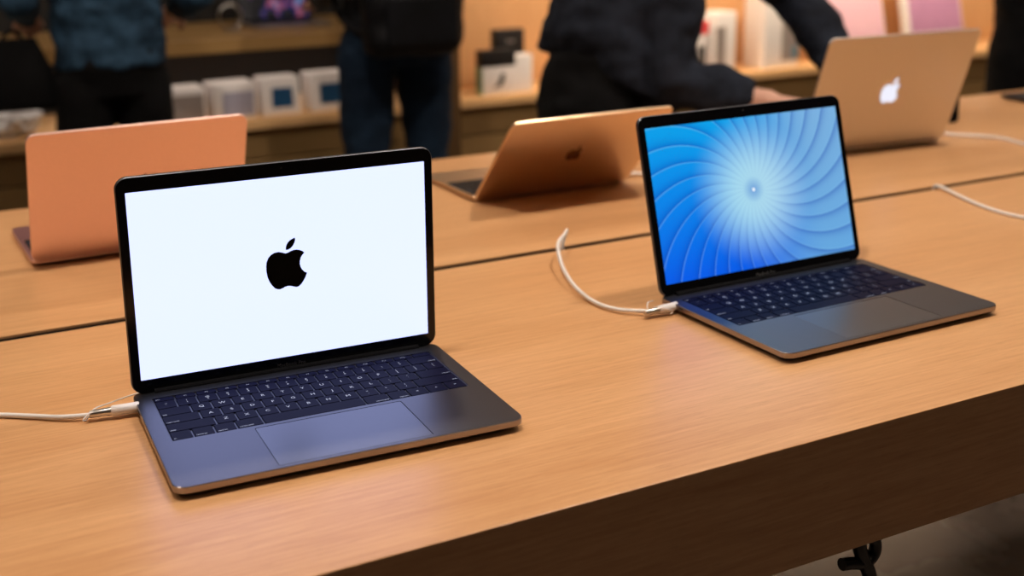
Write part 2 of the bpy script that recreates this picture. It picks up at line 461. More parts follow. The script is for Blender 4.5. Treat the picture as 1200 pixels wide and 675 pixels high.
# ------------------------------------------------------------------ laptop
def laptop(name, label, x, y, yaw, open_a, w, d, zt, hy, lid_len, body, deck, screen, logo=None, logo_h=.049, logo_s=None,
           scr=(0.2865, 0.179), sb=0.0144, ky1=None, kd=None, kx=0.1368, tp=(0.134, 0.0056, 0.0846), group=None,
           edge=None, screen_logo=False, bezel_text=None, rad=0.0115, keys=True, ports=2, z=0.0, lid_mat=None, port_side=-1, bezel=None):
    edge = edge or body; lid_mat = lid_mat or body
    T = thing(name, label, 'laptop', (x, y, z), yaw, group)
    kd = kd or KD; ky1 = ky1 or 0.19015
    ks = kd/KD
    # body with real openings for the keyboard and the touchpad
    bm = bmesh.new()
    def outer(ins, zz, notch=0.0):
        L = []
        pts = rr_loop(0, d/2, w-2*ins, d-2*ins, rad-ins*0.6, 8)
        # extra points along the front edge for the opening notch
        k = 8*3+3+8+1 - 9
        res = []
        for i, (px, py) in enumerate(pts):
            res.append((px, py))
            nx, ny = pts[(i+1) % len(pts)]
            if py < ins+1e-6 and ny < ins+1e-6 and abs(nx-px) > 0.1:
                for q in (-0.034, -0.030, -0.026, -0.01, 0.01, 0.026, 0.030, 0.034):
                    yy = py+(notch if abs(q) < 0.031 else 0)*(0.6 if abs(q) > .027 else 1)
                    res.append((q, yy))
        return [(a, b, zz) for a, b in res]
    L = [outer(0.0005, zt, 0.0005), outer(0.0, zt-0.0006, 0.0004), outer(0.0, zt*0.52, 0.0), outer(0.003, zt*0.30), outer(0.012, 0.0016)]
    V = loft_loops(bm, L, cap0=False, cap1=True, mis=[1, 1, 1, 0])
    def hole(loop, z):
        return [bm.verts.new((a, b, z)) for a, b in loop]
    wl = rr_loop(0, ky1-kd/2, 2*kx+.0012, kd+.0012, .0016, 3)
    tl = rr_loop(0, (tp[1]+tp[2])/2, tp[0]+.0011, tp[2]-tp[1]+.0011, .002, 3)
    edges = []
    def ring_edges(vs):
        for i in range(len(vs)):
            a, b = vs[i], vs[(i+1) % len(vs)]
            e = bm.edges.get((a, b)) or bm.edges.new((a, b))
            edges.append(e)
    ring_edges(V[0])
    for loop, dep, mi in ((wl, 0.0013, 0), (tl, 0.0012, 2)):  # dark slot on the touchpad groove paints in its shade
        a = hole(loop, zt); b = hole(loop, zt-dep)
        n = len(a)
        for i in range(n):
            f = bm.faces.new((a[i], a[(i+1) % n], b[(i+1) % n], b[i])); f.material_index = 1 if mi == 0 else 2
        f = bm.faces.new(b); f.material_index = mi
        ring_edges(a)
    r = bmesh.ops.triangle_fill(bm, use_beauty=True, use_dissolve=False, edges=edges, normal=(0, 0, 1))
    obj('base', bm, [deck, edge, PORT], T)
    for sx in (-1, 1):
        for fy in (0.03, d-0.03):
            b = slab(0.016, 0.016, 0.0079, 0.0, 0.0018, ch=.0003, seg=4)
            obj('foot', b, RUB, T, (sx*(w/2-0.035), fy, 0))
    b = slab(tp[0], tp[2]-tp[1], .0016, -0.0006, -0.0001, ch=.0002, seg=3)
    obj('touchpad', b, GREYS if body is GREY else deck, T, (0, (tp[1]+tp[2])/2, zt))
    if keys:
        for me, cx, cy in KEYS:
            o = link('key', me, T, (cx*kx/.1368, ky1+cy*ks, zt-0.0004))
            if w != .3041:
                o.material_slots[0].link = 'OBJECT'; o.material_slots[0].material = KEYK
            if ks != 1 or kx != .1368: o.scale = (kx/.1368, ks, 1)
    for i in range(ports):
        b = slab(0.0016, 0.0085, .0007, -0.0012, 0.0012, ch=.0003, seg=3)
        obj('port', b, PORT, T, (port_side*(w/2-0.0004), hy-0.018-0.017*i, zt*0.74))
    # hinge bar
    b = bmesh.new(); tube(b, [(-w/2+.020, hy+.0008, zt-.0004), (w/2-.020, hy+.0008, zt-.0004)], .0040, 14)
    obj('hinge', b, HINGE, T, smooth=60)
    # lid, in its own frame: x across, y up the lid, z towards the user
    b = slab(w, lid_len-.001, rad, -.0052, -.0004, cy=(lid_len+.001)/2, ch=.0009, seg=8)
    lid = obj('lid', b, [lid_mat], T, (0, hy, zt-.001), smooth=35)
    lid.rotation_euler = (PI-open_a, 0, 0)
    b = slab(w-.0016, lid_len-.001-.0016, rad-.0008, -.0008, 0.0, cy=(lid_len+.001)/2, ch=.0002, seg=8)
    obj('bezel', b, bezel or BLACKG, lid)
    b = slab(scr[0], scr[1], .0004, -.0003, 0.00025, ch=.0001, seg=1)
    obj('screen', b, screen, lid, (0, sb+scr[1]/2, 0))
    b = bmesh.new(); tube(b, [(0, 0, -.0004), (0, 0, .0002)], .0012, 10)
    obj('webcam', b, PORT, lid, (0, lid_len-.006, 0))
    if screen_logo:
        obj('screen_logo', logo_bm(.0492, False, .0003, .0005), LOGO_K, lid, (0, .1082, 0), label='black bitten fruit logo on the white screen')
    if bezel_text:
        me = text_mesh(bezel_text, .0052, ext=.00005)
        me.materials.clear(); me.materials.append(DIMTXT)
        link('bezel_lettering', me, lid, (0, .0062, .00012))
    if logo is not None:
        obj('lid_logo', logo_bm(logo_h, True, -.0056, -.0050), logo, lid, (0, logo_s or lid_len*0.52, 0), label='bitten fruit logo in the lid')
    return T

P13 = dict(w=.3041, d=.2124, zt=.0115, hy=.2063, lid_len=.2076)
laptop('laptop', 'open space grey laptop with a black fruit logo on a white screen, nearest the camera',
       .3280, -.4737, -.0511, 1.5602, body=GREY, deck=GREY, edge=EDGE, screen=SCR_A, screen_logo=True, bezel_text='MacBook Pro',
       group='laptops along the near side of the table', **P13)
laptop('laptop', 'open space grey laptop showing a blue spiral petal picture on the screen',
       .9311, -.4721, .0115, 1.8352, body=GREY, deck=GREY, edge=EDGE, screen=SCR_B, bezel_text='MacBook Pro',
       group='laptops along the near side of the table', **P13)
M12 = dict(w=.2805, d=.1965, zt=.0085, hy=.192, lid_len=.190, scr=(.2585, .1616), sb=.016, ky1=.178, kx=.134, kd=.098, tp=(.112, .006, .07), ports=1)
laptop('laptop', 'rose pink laptop seen from behind its open lid, farthest left on the table',
       .303, .468, 3.16, 1.92, body=ROSE, deck=ROSED, screen=SCR_OFF, logo=LOGO_ROSE, logo_h=.036,
       group='laptops along the far side of the table', **M12)
laptop('laptop', 'gold laptop tilted far open, seen from behind, shadow in front of it',
       .961, .479, 3.136, 2.32, body=GOLD, deck=GOLD, screen=SCR_OFF, logo=LOGO_GOLD, logo_h=.036,
       group='laptops along the far side of the table', **M12)
laptop('laptop', 'silver laptop seen from behind with a glowing white fruit logo on the lid',
       1.640, .493, 3.06, 1.918, body=SILV, deck=SILV, screen=SCR_OFF, logo=LOGO_LIT, logo_h=.049, logo_s=.113,
       w=.327, d=.228, zt=.0125, hy=.2245, lid_len=.222, ky1=.205, scr=(.293, .165), sb=.024, group='laptops along the far side of the table')
laptop('laptop', 'dark grey laptop corner cut off by the right edge of the photo',
       2.440, .535, PI-.12, 1.95, body=GREY, deck=GREY, screen=SCR_OFF, logo=LOGO_GOLD, logo_h=.04,
       group='laptops along the far side of the table', **P13)

# ------------------------------------------------------------------ display table
X0, X1, YN, YF, TH = -1.15, 3.75, -.6180, .6180, .1165
T = thing('display_table', 'long light oak display table with a dark seam down its middle', 'table', (0, 0, -.91))
def tbox(name, x0, x1, y0, y1, z0, z1, m, bev=.0012, label=None):
    b = bmesh.new(); box(b, x0, x1, y0, y1, z0+.91, z1+.91, bev)
    return obj(name, b, m, T, label=label)
for sg in (-1, 1):      # each half is one mitred piece: top and outer edge
    prof = [(YF, 0), (.0085, 0), (.0085, -.03), (YF-.04, -.03), (YF-.04, -TH), (YF, -TH)]
    b = bmesh.new()
    loft_loops(b, [[(x, sg*y, z+.91) for y, z in prof] for x in (X0, X1)])
    bmesh.ops.bevel(b, geom=b.edges[:], offset=.0008, segments=2, profile=.5, affect='EDGES')
    obj('tabletop', b, OAK, T)
tbox('apron', X0+.0004, X0+.04, YN+.041, YF-.041, -TH, -.0301, OAK)
tbox('apron', X1-.04, X1-.0004, YN+.041, YF-.041, -TH, -.0301, OAK)
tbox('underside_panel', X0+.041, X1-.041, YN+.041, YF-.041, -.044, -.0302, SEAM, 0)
tbox('seam_fill_strip', X0+.01, X1-.01, -.0084, .0084, -.029, -.0030, SEAM, 0, label='dark strip added in the middle seam to keep the gap dark')  # added dark filler stands in for shade inside the open gap
for lx in (X0+.12, X1-.12):
    for ly in (YN+.10, YF-.10):
        tbox('leg', lx-.055, lx+.055, ly-.055, ly+.055, -.91, -.0445, OAK, .002)

# black hook under the near edge
hb = bmesh.new()
hy_ = -.560
tube(hb, spline([(.801, hy_, -.0445), (.801, hy_, -.140), (.806, hy_, -.150), (.815, hy_, -.153), (.823, hy_, -.160), (.824, hy_, -.171), (.817, hy_, -.179), (.806, hy_, -.1795), (.793, hy_, -.176), (.782, hy_, -.1745)], 6), .0062, 12)
tube(hb, spline([(.801, hy_, -.140), (.803, hy_, -.160), (.810, hy_, -.178), (.819, hy_, -.196), (.828, hy_, -.225)], 6), .0070, 12)
tag(obj('cable_hook', hb, plain('black moulded plastic', (.006, .007, .008, 1), .35), smooth=60), 'black curled cable hook hanging below the table front at the bottom edge', 'hook')

# ------------------------------------------------------------------ cables
def cable(name, label, pts, r, plug=None, group='white charging cables on the table', tether=None, n=10):
    b = bmesh.new(); P = spline(pts, n); tube(b, P, r, 12)
    o0 = thing(name, label, 'cable', pts[0], 0, group)
    base = Vector(pts[0])
    for v in b.verts: v.co -= base
    obj('cord', b, CABLE, o0, smooth=60)
    if plug:
        a, c = Vector(plug[0]), Vector(plug[1])
        t = (c-a).normalized()
        b = bmesh.new(); tube(b, [a-base, a-base+t*.0012, c-base-t*.0008, c-base], [.0042, .0050, .0050, .0044], 14)
        obj('plug', b, CABLE, o0, smooth=50)
        b = bmesh.new(); tube(b, [a-base-t*.019, a-base-t*.018, a-base-t*.006, a-base], [.0030, .0036, .0036, .0041], 12)
        obj('collar', b, STEEL if tether else CABLE, o0, smooth=50, label='grey collar behind the white plug')
    if tether:
        b = bmesh.new(); P = [p-base for p in spline(tether, 8)]; tube(b, P, .0007, 6)
        obj('tether', b, CABLE, o0, smooth=60, label='thin wire loop running back under the laptop')
    return o0
cable('charging_cable', 'white charging cable entering from the left edge into the nearest laptop',
      [(-.185, .000, -.02), (-.183, .000, .003), (-.165, -.030, .0060), (-.07, -.125, .0024), (.0, -.178, .0024), (.0743, -.2238, .0026), (.100, -.242, .0030), (.1213, -.2580, .0036), (.1420, -.2690, .0050), (.1560, -.2738, .0062)], .0024,
      plug=((.1640, -.2755, .0072), (.1885, -.2795, .0078)),
      tether=[(.1520, -.2740, .0095), (.1440, -.2760, .0085), (.1385, -.2790, .0050), (.1420, -.2760, .0040), (.1500, -.2700, .0100), (.1660, -.2600, .0090), (.1840, -.2500, .0080), (.1965, -.2440, .0070)])
cable('charging_cable', 'white charging cable arching out of the table seam into the laptop with the blue screen',
      [(.8070, .000, -.02), (.8075, .001, .004), (.8135, .003, .0170), (.8110, -.004, .0250), (.7925, -.030, .0285), (.7640, -.060, .025), (.7360, -.118, .0155), (.7190, -.175, .0085), (.7145, -.225, .0045), (.7230, -.258, .0042), (.7420, -.280, .0055), (.7530, -.290, .0070)], .0024,
      plug=((.7560, -.2905, .0074), (.7815, -.2895, .0078)),
      tether=[(.7510, -.2890, .0110), (.7540, -.2950, .0120), (.7650, -.2990, .0090), (.7700, -.2960, .0030), (.7600, -.2880, .0025), (.7500, -.2800, .0060), (.7560, -.2700, .0100), (.7700, -.2600, .0070)])
cable('charging_cable', 'white charging cable rising from the seam and leaving at the right edge',
      [(1.4903, .000, -.02), (1.4903, -.001, .0005), (1.4880, -.012, .0050), (1.4777, -.0463, .0040), (1.4560, -.1050, .0030), (1.4430, -.1632, .0026), (1.4470, -.2100, .0026), (1.4650, -.2700, .0026), (1.5300, -.3300, .0026), (1.6400, -.3500, .0026), (1.7500, -.3300, .0026)], .0026)
cable('charging_cable', 'white charging cable curving away from the silver laptop to the right edge',
      [(1.8140, .3120, .0070), (1.8360, .2990, .0050), (1.8600, .2770, .0035), (1.8872, .2509, .0030), (1.8990, .2250, .0030), (1.8960, .1913, .0030), (1.8870, .1568, .0030), (1.8740, .0900, .0030), (1.8640, .0300, .0060), (1.8600, .0020, .004), (1.8600, .000, -.02)], .0030,
      plug=((1.8100, .3120, .0085), (1.7985, .3120, .0088)))
cable('charging_cable', 'short white charging cable beside the hinge of the gold laptop',
      [(1.1330, .3080, .0060), (1.1500, .3050, .0045), (1.1700, .2950, .0028), (1.1950, .2600, .0026), (1.2150, .2000, .0026), (1.2200, .0900, .0026), (1.2200, .0250, .0060), (1.2200, .0020, .004), (1.2200, .0000, -.02)], .0026,
      plug=((1.1160, .3090, .0065), (1.1020, .3095, .0065)))

# black upright slab behind the silver laptop
T = thing('display_stand', 'slim black upright slab behind the right edge of the silver laptop', 'stand', (1.955, .405, 0), -.1)
b = slab(.072, .010, .004, 0, .125, ch=.001, seg=4); o = obj('panel', b, BLACKG, T, smooth=40); o.rotation_euler = (-.16, .10, 0); o.location = (0, 0, .004)
b = slab(.050, .050, .008, 0, .005, ch=.001, seg=4); obj('base', b, HINGE, T, (0, .012, 0))

# ------------------------------------------------------------------ room shell
FZ, CZ = -.91, 2.60
def wallbox(name, x0, x1, y0, y1, z0, z1, m):
    b = bmesh.new(); box(b, x0, x1, y0, y1, z0, z1); return struct(obj(name, b, m))
wallbox('floor', -4.2, 9.2, -5.2, 4.4, FZ-.1, FZ, FLOOR)
wallbox('ceiling', -4.2, 9.2, -5.2, 4.4, CZ, CZ+.1, CEIL)
wallbox('wall_back', -4.2, 9.2, 4.2, 4.4, FZ, CZ, WALLD)
wallbox('wall_front', -4.2, 9.2, -5.2, -5.0, FZ, CZ, WALLD)
wallbox('wall_left', -4.2, -4.0, -5.0, 4.2, FZ, CZ, WALLW)
wallbox('wall_right', 9.0, 9.2, -5.0, 4.2, FZ, CZ, WALLW)

# ------------------------------------------------------------------ wall fixtures
SZ = -.280    # shelf top
def fixture(name, label, cat, loc): return thing(name, label, cat, loc)
# base cabinets, each bay a unit of two stacked drawers
def cabinet(x0, x1, label):
    T = thing('base_cabinet', label, 'cabinet', ((x0+x1)/2, 2.84, FZ), 0, 'oak base cabinets below the wall shelf')
    w = (x1-x0)/2
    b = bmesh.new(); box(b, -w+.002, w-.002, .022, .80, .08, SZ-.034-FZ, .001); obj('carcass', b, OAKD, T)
    b = bmesh.new(); box(b, -w+.01, w-.01, .06, .75, 0, .08); obj('plinth', b, HINGE, T)
    for z0, z1 in ((.485, SZ-.040-FZ-.006), (.09, .475)):
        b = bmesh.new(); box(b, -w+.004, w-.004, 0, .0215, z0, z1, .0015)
        obj('drawer', b, OAKD, T)
cabinet(-2.2, -.25, 'oak base cabinet at the far left end of the wall row')
cabinet(-.25, .95, 'oak base cabinet behind the rose pink laptop')
cabinet(.95, 1.93, 'oak base cabinet under the four white cartons')
cabinet(2.03, 3.20, 'oak base cabinet right of the dark upright, above the gold laptop')
cabinet(3.20, 4.40, 'oak base cabinet between the leaning person and the silver laptop')
cabinet(4.40, 5.80, 'oak base cabinet at the right, beside the person in black')
# shelf boards
for x0, x1, y1, lab in ((-2.2, 1.93, 3.64, 'oak shelf board carrying the white cartons at the left'), (2.03, 5.8, 3.14, 'bright oak shelf board in the lit bay at the right')):
    b = bmesh.new(); box(b, x0, x1, 2.80, y1, SZ-.033, SZ, .002)
    tag(obj('shelf_board', b, OAKS), lab, 'shelf', 'long shelf boards on the wall')
# upright between the bays
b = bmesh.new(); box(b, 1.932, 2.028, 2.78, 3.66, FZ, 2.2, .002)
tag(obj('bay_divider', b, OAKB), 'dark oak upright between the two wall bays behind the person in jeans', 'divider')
# left bay: counter with dark recess
b = bmesh.new(); box(b, -2.2, 1.931, 2.95, 3.66, -.050, 0.0, .002)
tag(obj('counter', b, wood('mid oak counter', rgb(150, 118, 72), rgb(176, 140, 90), rough=.4)), 'oak counter above the white cartons, carrying an open laptop', 'counter')
b = bmesh.new(); box(b, -2.2, 1.931, 3.35, 3.40, SZ+.001, -.051); 
tag(obj('recess_panel', b, WALLD), 'black panel in the recess under the oak counter', 'panel')
b = bmesh.new(); box(b, -2.2, 1.931, 3.665, 3.70, FZ, 2.2)
tag(obj('bay_back_panel', b, WALLD), 'black back panel behind the counter in the left bay', 'panel')
# right bay: lit pale panel, upper shelf with a light strip
b = bmesh.new(); box(b, 2.03, 5.8, 3.09, 3.13, SZ+.001, 2.2)
tag(obj('bay_back_panel', b, OAKP), 'pale oak back panel lit from above in the right bay', 'panel')
b = bmesh.new(); box(b, 2.03, 5.8, 2.60, 3.088, .46, .49, .002)
tag(obj('shelf_board', b, OAKS), 'upper oak shelf of the right bay above the photo edge', 'shelf')
T = thing('shelf_light', 'long lamp under the upper shelf of the right bay', 'lamp', (3.9, 2.68, .455))
b = bmesh.new(); box(b, -1.8, 1.8, -.03, .03, -.012, .004, .002); obj('housing', b, LAMPF, T)
b = bmesh.new(); box(b, -1.78, 1.78, -.022, .022, -.0145, -.0125); obj('diffuser', b, lamp_mat('warm shelf light', (1, .78, .54, 1), 44), T)
T = thing('shelf_light', 'added hidden lamp under the oak counter to brighten the white cartons', 'lamp', (.2, 3.12, -.054))  # added fill light for the cartons, set back out of sight
b = bmesh.new(); box(b, -1.7, 1.7, -.015, .015, -.006, .0035, .001); obj('housing', b, HINGE, T)
b = bmesh.new(); box(b, -1.68, 1.68, -.011, .011, -.0085, -.0062); obj('diffuser', b, lamp_mat('added recess fill light', (1, .86, .74, 1), 9), T)

# ------------------------------------------------------------------ goods on the shelves
def carton(name, label, x, y, w, d, h, rz=0, lean=0, mats=(BOXW,), panels=(), z=SZ, cat='box', group=None, rad=.006):
    """box with printed panels on its front: (x0,x1,z0,z1,material)"""
    T = thing(name, label, cat, (x, y, z), rz, group)
    b = bmesh.new(); box(b, -w/2, w/2, 0, d, 0, h, rad, 3)
    if lean:
        for v in b.verts: v.co.y += v.co.z*lean
    obj('carton', b, mats[0], T, smooth=40)
    for (a, c, e, f, m) in panels:
        b = bmesh.new(); box(b, a, c, -.0012, .001, e, f)
        if lean:
            for v in b.verts: v.co.y += v.co.z*lean
        obj('printed_panel', b, m, T)
    return T
G1 = 'white cartons on the left wall shelf'
carton('product_carton', 'leftmost white carton with a grey front on the shelf', .985, 2.86, .165, .12, .125, panels=((-.074, .074, .004, .100, BOXG),), group=G1)
carton('product_carton', 'white carton with a lilac printed front, second from left', 1.172, 2.86, .160, .12, .130, panels=((-.045, .070, .012, .098, BOXL),), group=G1, rz=.03)
carton('product_carton', 'white carton with a blue square, third from left on the shelf', 1.345, 2.86, .145, .10, .135, lean=.12, panels=((-.034, .044, .028, .098, BOXB),), group=G1, rz=-.02)
carton('product_carton', 'white carton with a blue square, nearest the person in jeans', 1.530, 2.86, .145, .10, .138, lean=.12, panels=((-.034, .044, .028, .100, BOXB),), group=G1)
G2 = 'cartons in the lit right bay'
carton('product_carton', 'tall black carton standing behind the small carton with a dark emblem', 2.325, 2.925, .130, .05, .245, mats=(BOXK,), group=G2, panels=((-.02, .02, .195, .202, BOXG),))
T = carton('product_carton', 'carton with black top half and dark emblem on its white front', 2.232, 2.85, .150, .05, .175, mats=(BOXW,), group=G2)
b = bmesh.new(); box(b, -.0762, .0762, -.0012, .0512, .110, .1764, .004, 2); obj('black_top', b, BOXK, T, smooth=40)
eb = bmesh.new()
tube(eb, spline([(-.022, 0, .030), (-.004, 0, .038), (.010, 0, .052), (.016, 0, .075), (.010, 0, .080)], 5), [.004]*6+[.011]*6+[.010]*5+[.006]*4, 8)
for v in eb.verts: v.co.y *= .12; v.co.y -= .0015
obj('emblem', eb, BOXK, T)
b = bmesh.new(); box(b, -.0765, -.072, -.0005, .0505, .001, .110); obj('green_edge', b, BOXE, T)
carton('product_carton', 'narrow white carton right of the carton with the dark emblem', 2.350, 2.86, .080, .05, .150, group=G2)
carton('product_carton', 'thin white carton with a red corner, right of the leaning torso', 3.200, 2.85, .11, .13, .235, group=G2, rz=.10, panels=((-.010, .055, .175, .232, BOXR), (-.005, .035, .04, .125, BOXK)))
carton('product_carton', 'big white carton beside the red cornered one', 3.345, 2.85, .120, .14, .262, group=G2, rz=.10, panels=((-.059, -.005, .03, .20, BOXG),))
carton('product_carton', 'white carton with a blue spot framed between the two arms', 3.655, 2.85, .200, .14, .33, group=G2, rz=.05, panels=((.000, .095, .03, .25, BOXG), (.060, .099, .04, .09, BOXC)))
def easel(label, x, y, w, m):
    T = thing('slanted_package', label, 'package', (x, y, SZ), 0, G2)
    b = bmesh.new(); box(b, -w/2, w/2, 0, .05, 0, .36, .008, 3)
    for v in b.verts: v.co.y += v.co.z*.25
    obj('carton', b, BOXW, T, smooth=40)
    b = bmesh.new(); box(b, -w/2+.02, w/2-.012, -.0015, .001, .10, .35)
    for v in b.verts: v.co.y += v.co.z*.25
    obj('printed_panel', b, m, T)
easel('slanted white package with a pale pink front behind the silver laptop', 4.130, 2.86, .37, BOXP)
easel('slanted white package with a violet front at the top right', 4.640, 2.86, .37, BOXV)
# crumpled white bag
b = bmesh.new(); bmesh.ops.create_icosphere(b, subdivisions=5, radius=1)
for v in b.verts:
    p = v.co.copy()
    n1 = noise.noise(p*2.2+Vector((3, 1, 2))); n2 = abs(noise.noise(p*5.5)); n3 = abs(noise.noise(p*11))
    k = 1+.28*n1-.22*n2-.10*n3
    v.co = Vector((p.x*.145*k, p.y*.09*k, max(-.055, p.z*.075*k)+.055))
bagm = plain('crumpled white film', (.80, .80, .84, 1), .4, var=.2, scale=25)
tag(obj('crumpled_bag', b, bagm, loc=(.385, 2.96, SZ), smooth=60), 'crumpled white plastic bag on the shelf at the left edge', 'bag')
# laptop on the counter
laptop('laptop', 'small open laptop on the wall counter with a dark pink and blue picture',
       1.520, 3.17, .06, 2.0, body=SILV, deck=SILV, screen=SCR_D, z=.0005, **P13)
T = thing('cable_stand', 'small silver ring stand beside the laptop on the wall counter', 'stand', (1.275, 3.22, 0))
b = bmesh.new(); tube(b, [(.045*math.cos(a), 0, .055+.045*math.sin(a)) for a in [math.radians(-70+i*16) for i in range(20)]], .004, 8); obj('ring', b, STEEL, T, smooth=60)
b = slab(.06, .06, .02, 0, .012, ch=.002, seg=5); obj('base', b, STEEL, T)

# ------------------------------------------------------------------ ceiling lights
DL = lamp_mat('warm downlight diffuser', (1.0, .85, .70, 1), 610)
DL2 = lamp_mat('warm aisle downlight diffuser', (1.0, .82, .66, 1), 118)
DL_FILL = lamp_mat('added dim fill diffuser', (1.0, .80, .62, 1), 50)
def downlight(x, y, label, m=None):
    T = thing('ceiling_light', label, 'ceiling light', (x, y, CZ), 0, 'round downlights in the ceiling')
    b = bmesh.new(); tube(b, [(0, 0, 0), (0, 0, -.035)], .14, 32); obj('housing', b, LAMPF, T, smooth=60)
    b = bmesh.new(); tube(b, [(0, 0, -.0352), (0, 0, -.038)], .115 if m else .080, 32); obj('diffuser', b, m or DL, T, smooth=60)
def side(x):
    return 'left of' if x < 1 else 'right of'
for x, lab in ((-1.9, 'far to the left of the nearest laptop'), (.15, 'above the nearest laptop'), (1.75, 'above the silver laptop'), (3.75, 'above the right end of the table')):
    downlight(x, -.35, 'round downlight over the table, '+lab, None if 0 < x < 2 else DL2)
for x, lab in ((-.9, 'at the far left'), (1.1, 'above the person in denim'), (3.1, 'above the leaning person'), (5.3, 'at the far right')):
    downlight(x, 1.75, 'round downlight over the aisle, '+lab, DL2)

downlight(1.6, -3.3, 'added dim fill light behind the camera to brighten the table front', DL_FILL)  # added fill lamp that lifts the dark front of the table

# ------------------------------------------------------------------ people
def ell(bm, c, r, rot=None, sub=3):
    b = bmesh.new(); bmesh.ops.create_icosphere(b, subdivisions=sub, radius=1)
    m = Matrix.Translation(Vector(c)) @ (rot.to_4x4() if rot else Matrix.Identity(4)) @ Matrix.Diagonal((r[0], r[1], r[2], 1))
    merge(bm, b, 0, m)

def limb(bm, pts, rad, n=16, ball=(True, True)):
    pts = [Vector(p) for p in pts]
    tube(bm, pts, rad, n)
    for i, (p, r) in enumerate(zip(pts, rad)):
        if (i == 0 and not ball[0]) or (i == len(pts)-1 and not ball[1]): continue
        ell(bm, p, (r, r, r), sub=2)

def trunk(bm, rings, n=24):
    """rings: (centre, half width vector, half depth vector)"""
    L = []
    for c, wv, dv in rings:
        L.append([Vector(c)+wv*math.cos(2*PI*k/n)+dv*math.sin(2*PI*k/n) for k in range(n)])
    loft_loops(bm, L)

def fuse(name, bm, voxel, mat, parent, loc, smooth_it=6, wrinkle=0.0, wscale=8, label=None):
    bmesh.ops.triangulate(bm, faces=[f for f in bm.faces if len(f.verts) > 4])
    me = finish(bm, mat, None, name)
    o = bpy.data.objects.new(name, me); COL.objects.link(o)
    m = o.modifiers.new('r', 'REMESH'); m.mode = 'VOXEL'; m.voxel_size = voxel; m.use_smooth_shade = True
    if smooth_it:
        m = o.modifiers.new('s', 'SMOOTH'); m.iterations = smooth_it; m.factor = .5
    dg = bpy.context.evaluated_depsgraph_get()
    me2 = bpy.data.meshes.new_from_object(o.evaluated_get(dg))
    bpy.data.objects.remove(o); bpy.data.meshes.remove(me)
    me2.name = name
    if not me2.materials: me2.materials.append(mat)
    if wrinkle:
        nn = [v.normal.copy() for v in me2.vertices]
        for v, nr in zip(me2.vertices, nn):
            p = Vector((v.co.x*1.0, v.co.y*1.0, v.co.z*1.6))*wscale
            v.co += nr*wrinkle*(noise.noise(p)+.6*noise.noise(p*2.1)-.3*abs(noise.noise(p*3.7)))
    for p in me2.polygons: p.use_smooth = True
    o = link(name, me2, parent, loc, label)
    return o

def hand_bm(bm, wrist, d, nrm, s=1.0, curl=.6, side=1):
    """palm, five unequal bent fingers; d towards the fingers, nrm out of the back of the hand"""
    d = Vector(d).normalized(); nrm = Vector(nrm); nrm = (nrm-d*nrm.dot(d)).normalized(); w = d.cross(nrm)*side
    W = Vector(wrist)
    rot = Matrix((w, d, nrm)).transposed()
    ell(bm, W+d*.048*s, (.040*s, .052*s, .014*s), rot)
    limb(bm, [W-d*.03*s, W+d*.02*s], [.027*s, .026*s], 12)
    for i, (off, ln) in enumerate(((-.030, .070), (-.010, .080), (.010, .075), (.029, .060))):
        b0 = W+w*off*s+d*.085*s
        a = 0.0; p = b0; P = [W+w*off*.7*s+d*.05*s, b0]; R = [.009*s, .0095*s]
        for k, fr in enumerate((.45, .32, .23)):
            a += curl*(.5 if k == 0 else .8)
            p = p+(d*math.cos(a)-nrm*math.sin(a))*ln*fr*s
            P.append(p); R.append((.0088-.001*k)*s)
        limb(bm, P, R, 10)
    b0 = W-w*.030*s+d*.022*s
    t = (d*.75-w*.65-nrm*.35).normalized(); t2 = (d*.95-w*.2-nrm*.4).normalized()
    limb(bm, [W+d*.02*s, b0, b0+t*.036*s, b0+t*.036*s+t2*.028*s], [.013*s, .013*s, .0105*s, .009*s], 10)

